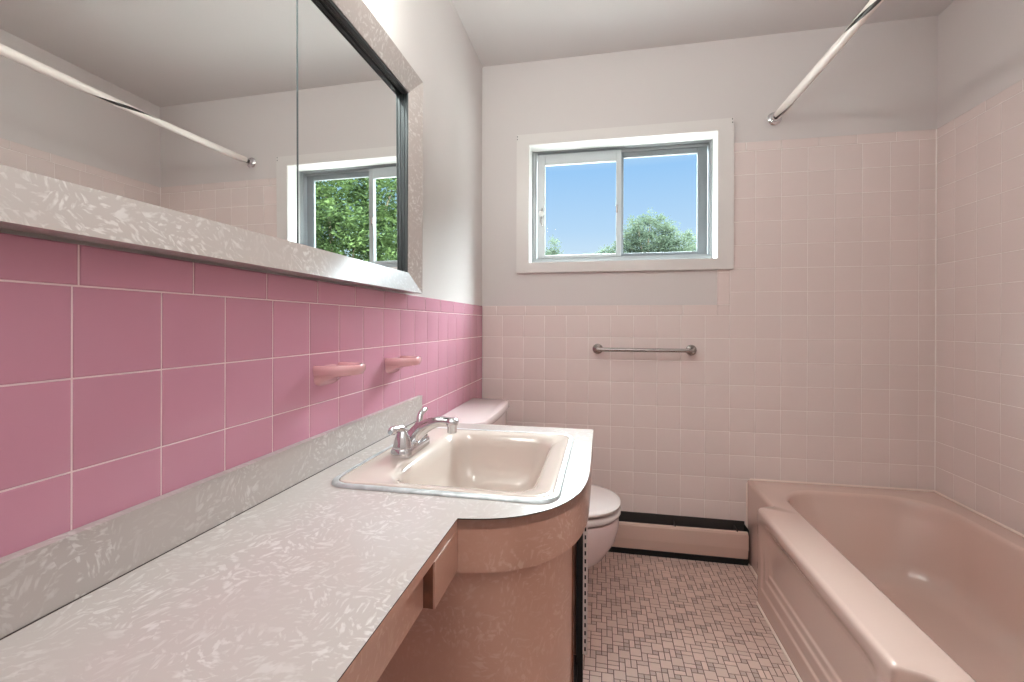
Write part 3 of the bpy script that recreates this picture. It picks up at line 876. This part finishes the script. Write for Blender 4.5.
# ------------------------------------------------------------------ outdoors
gr = struct('ground', B(-60, 80, .6, 90, -2.75, -2.6), mat('patio_ground', (112, 108, 104), .9, vary=.1))
def tree(x, y, base, h_trunk, crowns, nleaf, size, m, label, seed, group=None):
    rg_ = random.Random(seed)
    t = thing('tree', label, 'tree', (x, y, base), group)
    bm = bmesh.new()
    tube(bm, [(x, y, base-.05), (x+.03, y, base+h_trunk*.5), (x, y, base+h_trunk)], [.035*h_trunk+.05, .028*h_trunk+.04, .02*h_trunk+.03], 10)
    for cx, cy, cz, rx, rz in crowns:
        tube(bm, [(x, y, base+h_trunk*.8), ((x+cx)/2, (y+cy)/2, (base+h_trunk+cz)/2), (cx, cy, cz)], [.02*h_trunk+.03, .05, .02], 7)
    obj('trunk', bm, M['bark'], t, True)
    bm = bmesh.new(); ly = bm.faces.layers.float.new('tone')
    tot = sum(c[3]**2*c[4] for c in crowns)
    for cx, cy, cz, rx, rz in crowns:
        nn = int(nleaf*rx**2*rz/tot)
        clumps = []
        for _ in range(max(6, nn//28)):
            d = Vector((rg_.gauss(0, 1), rg_.gauss(0, 1), rg_.gauss(0, 1))).normalized()*(rg_.random()**.38)
            clumps.append((Vector((cx+d.x*rx, cy+d.y*rx, cz+d.z*rz)), rg_.gauss(.5, .18), rg_.uniform(.7, 1.3)))
        for cpos, tone, cs in clumps:
            for _ in range(28):
                p = cpos+Vector((rg_.gauss(0, 1), rg_.gauss(0, 1), rg_.gauss(0, .8)))*size*1.7*cs
                a = Vector((rg_.gauss(0, 1), rg_.gauss(0, 1), rg_.gauss(0, .6))).normalized()*size*rg_.uniform(.6, 1.2)
                b_ = a.cross(Vector((rg_.gauss(0, 1), rg_.gauss(0, 1), rg_.gauss(0, 1)))).normalized()*size*rg_.uniform(.25, .5)
                n_ = a.cross(b_).normalized()*size*.14
                v = [bm.verts.new(q) for q in (p-a, p-b_+n_, p+a, p+b_+n_)]
                tn = min(1, max(0, tone+rg_.gauss(0, .15)))
                f1 = bm.faces.new((v[0], v[1], v[2])); f2 = bm.faces.new((v[0], v[2], v[3])); f1[ly] = tn; f2[ly] = tn
    obj('foliage', bm, m, t)
    return t
G = -2.6
tree(5.3, 7.2, G, 3.4, [(5.0, 7.2, 2.9, 1.75, 1.7), (6.4, 7.4, 2.6, 1.5, 1.6), (5.6, 7.0, 4.3, 1.5, 1.3), (4.5, 6.6, 1.6, 1.2, 1.1), (6.4, 6.6, 1.3, 1.3, 1.1), (3.95, 7.3, 2.9, .85, 1.2), (4.1, 7.3, 4.2, .9, .9), (4.0, 7.6, 1.6, .9, 1.0)], 46000, .06, M['leaf'],
     'dense leafy green tree close outside, seen in the mirror', 3)
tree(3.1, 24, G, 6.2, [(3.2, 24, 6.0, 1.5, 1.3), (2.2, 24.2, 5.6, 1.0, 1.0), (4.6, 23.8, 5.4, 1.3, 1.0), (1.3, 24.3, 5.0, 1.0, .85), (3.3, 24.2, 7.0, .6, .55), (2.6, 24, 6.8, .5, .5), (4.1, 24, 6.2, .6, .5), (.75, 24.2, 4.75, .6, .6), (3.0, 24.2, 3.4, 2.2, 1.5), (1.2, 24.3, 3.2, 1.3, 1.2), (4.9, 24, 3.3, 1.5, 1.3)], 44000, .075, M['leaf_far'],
     'round-crowned tree in the right window pane', 8)
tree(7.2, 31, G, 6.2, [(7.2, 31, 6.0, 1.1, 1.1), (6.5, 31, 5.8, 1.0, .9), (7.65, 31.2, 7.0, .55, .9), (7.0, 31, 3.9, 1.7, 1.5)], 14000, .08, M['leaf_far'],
     'sparse tree at the right edge of the window view', 14)
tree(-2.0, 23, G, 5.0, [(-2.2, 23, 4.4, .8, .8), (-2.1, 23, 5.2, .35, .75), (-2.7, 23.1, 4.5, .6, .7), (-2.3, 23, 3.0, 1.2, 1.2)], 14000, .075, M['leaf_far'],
     'small pointed treetop at the bottom of the left window pane', 21)
# ------------------------------------------------------------------ light
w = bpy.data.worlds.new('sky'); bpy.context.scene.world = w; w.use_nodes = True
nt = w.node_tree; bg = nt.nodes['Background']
tc = nt.nodes.new('ShaderNodeTexCoord'); sx = nt.nodes.new('ShaderNodeSeparateXYZ')
link(nt, tc.outputs['Generated'], sx.inputs[0])
r = nt.nodes.new('ShaderNodeValToRGB'); cr = r.color_ramp
cr.elements[0].position = 0; cr.elements[0].color = col((190, 205, 200))
cr.elements[1].position = 1; cr.elements[1].color = col((236, 250, 252))
for p_, c_ in ((.02, (232, 243, 250)), (.11, (222, 239, 252)), (.20, (190, 222, 253)), (.32, (160, 206, 252)), (.42, (234, 249, 252))):
    e = cr.elements.new(p_); e.color = col(c_)
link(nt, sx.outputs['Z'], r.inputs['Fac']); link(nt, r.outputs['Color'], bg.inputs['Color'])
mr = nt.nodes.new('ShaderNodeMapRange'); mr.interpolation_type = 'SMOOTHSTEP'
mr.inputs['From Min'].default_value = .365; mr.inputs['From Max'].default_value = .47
SKY_HI = 62.0  # boost added above the window's view: unseen sky brightened to light the room
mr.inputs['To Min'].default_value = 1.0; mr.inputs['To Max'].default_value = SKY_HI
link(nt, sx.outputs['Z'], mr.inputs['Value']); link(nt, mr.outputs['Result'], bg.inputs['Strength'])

def lamp(name, kind, loc, power, color=(1, 1, 1), size=.1, size_y=None, rot=(0, 0, 0)):
    l = bpy.data.lights.new(name, kind); l.energy = power; l.color = color
    if kind == 'AREA':
        l.size = size
        if size_y: l.shape = 'RECTANGLE'; l.size_y = size_y
    else: l.shadow_soft_size = size
    o = bpy.data.objects.new(name, l); C.objects.link(o); o.location = loc; o.rotation_euler = rot
    return o
for k, y in enumerate((-1.95, -1.60, -1.25)):
    lamp('vanity_bulb', 'POINT', (.13, y, 2.035), 5.0, (.96, 1, .93), .05)
lamp('ceiling_fill', 'AREA', (.85, -2.5, 1.72), 25, (.88, 1, 1), .35, .35, (PI-.12, 0, 0))  # unseen fill lamp added behind the camera, aimed up at the ceiling

# ------------------------------------------------------------------ camera (solved from the tile grid)
yaw, pit, rol = .1966, -.0013, .0031
fwd = Vector((-math.sin(yaw)*math.cos(pit), math.cos(yaw)*math.cos(pit), math.sin(pit)))
right = Vector((math.cos(yaw), math.sin(yaw), 0)); up = right.cross(fwd)
r2 = right*math.cos(rol)+up*math.sin(rol); u2 = -right*math.sin(rol)+up*math.cos(rol)
cam = bpy.data.cameras.new('camera'); co = bpy.data.objects.new('camera', cam); C.objects.link(co)
mw = Matrix(((r2.x, u2.x, -fwd.x, .6092), (r2.y, u2.y, -fwd.y, -2.2685), (r2.z, u2.z, -fwd.z, R0-.0434), (0, 0, 0, 1)))
co.matrix_world = mw
cam.sensor_width = 36; cam.lens = 448.4/1024*36
cam.shift_y = -(341-324.46)/1024
cam.clip_start = .01
S = bpy.context.scene
S.camera = co
S.view_settings.view_transform = 'Standard'; S.view_settings.look = 'None'
S.view_settings.exposure = 0; S.view_settings.gamma = 1; S.view_settings.use_curve_mapping = False
S.cycles.use_denoising = True
S.cycles.max_bounces = 14; S.cycles.diffuse_bounces = 8; S.cycles.glossy_bounces = 8; S.cycles.transparent_max_bounces = 12
S.cycles.sample_clamp_indirect = 6
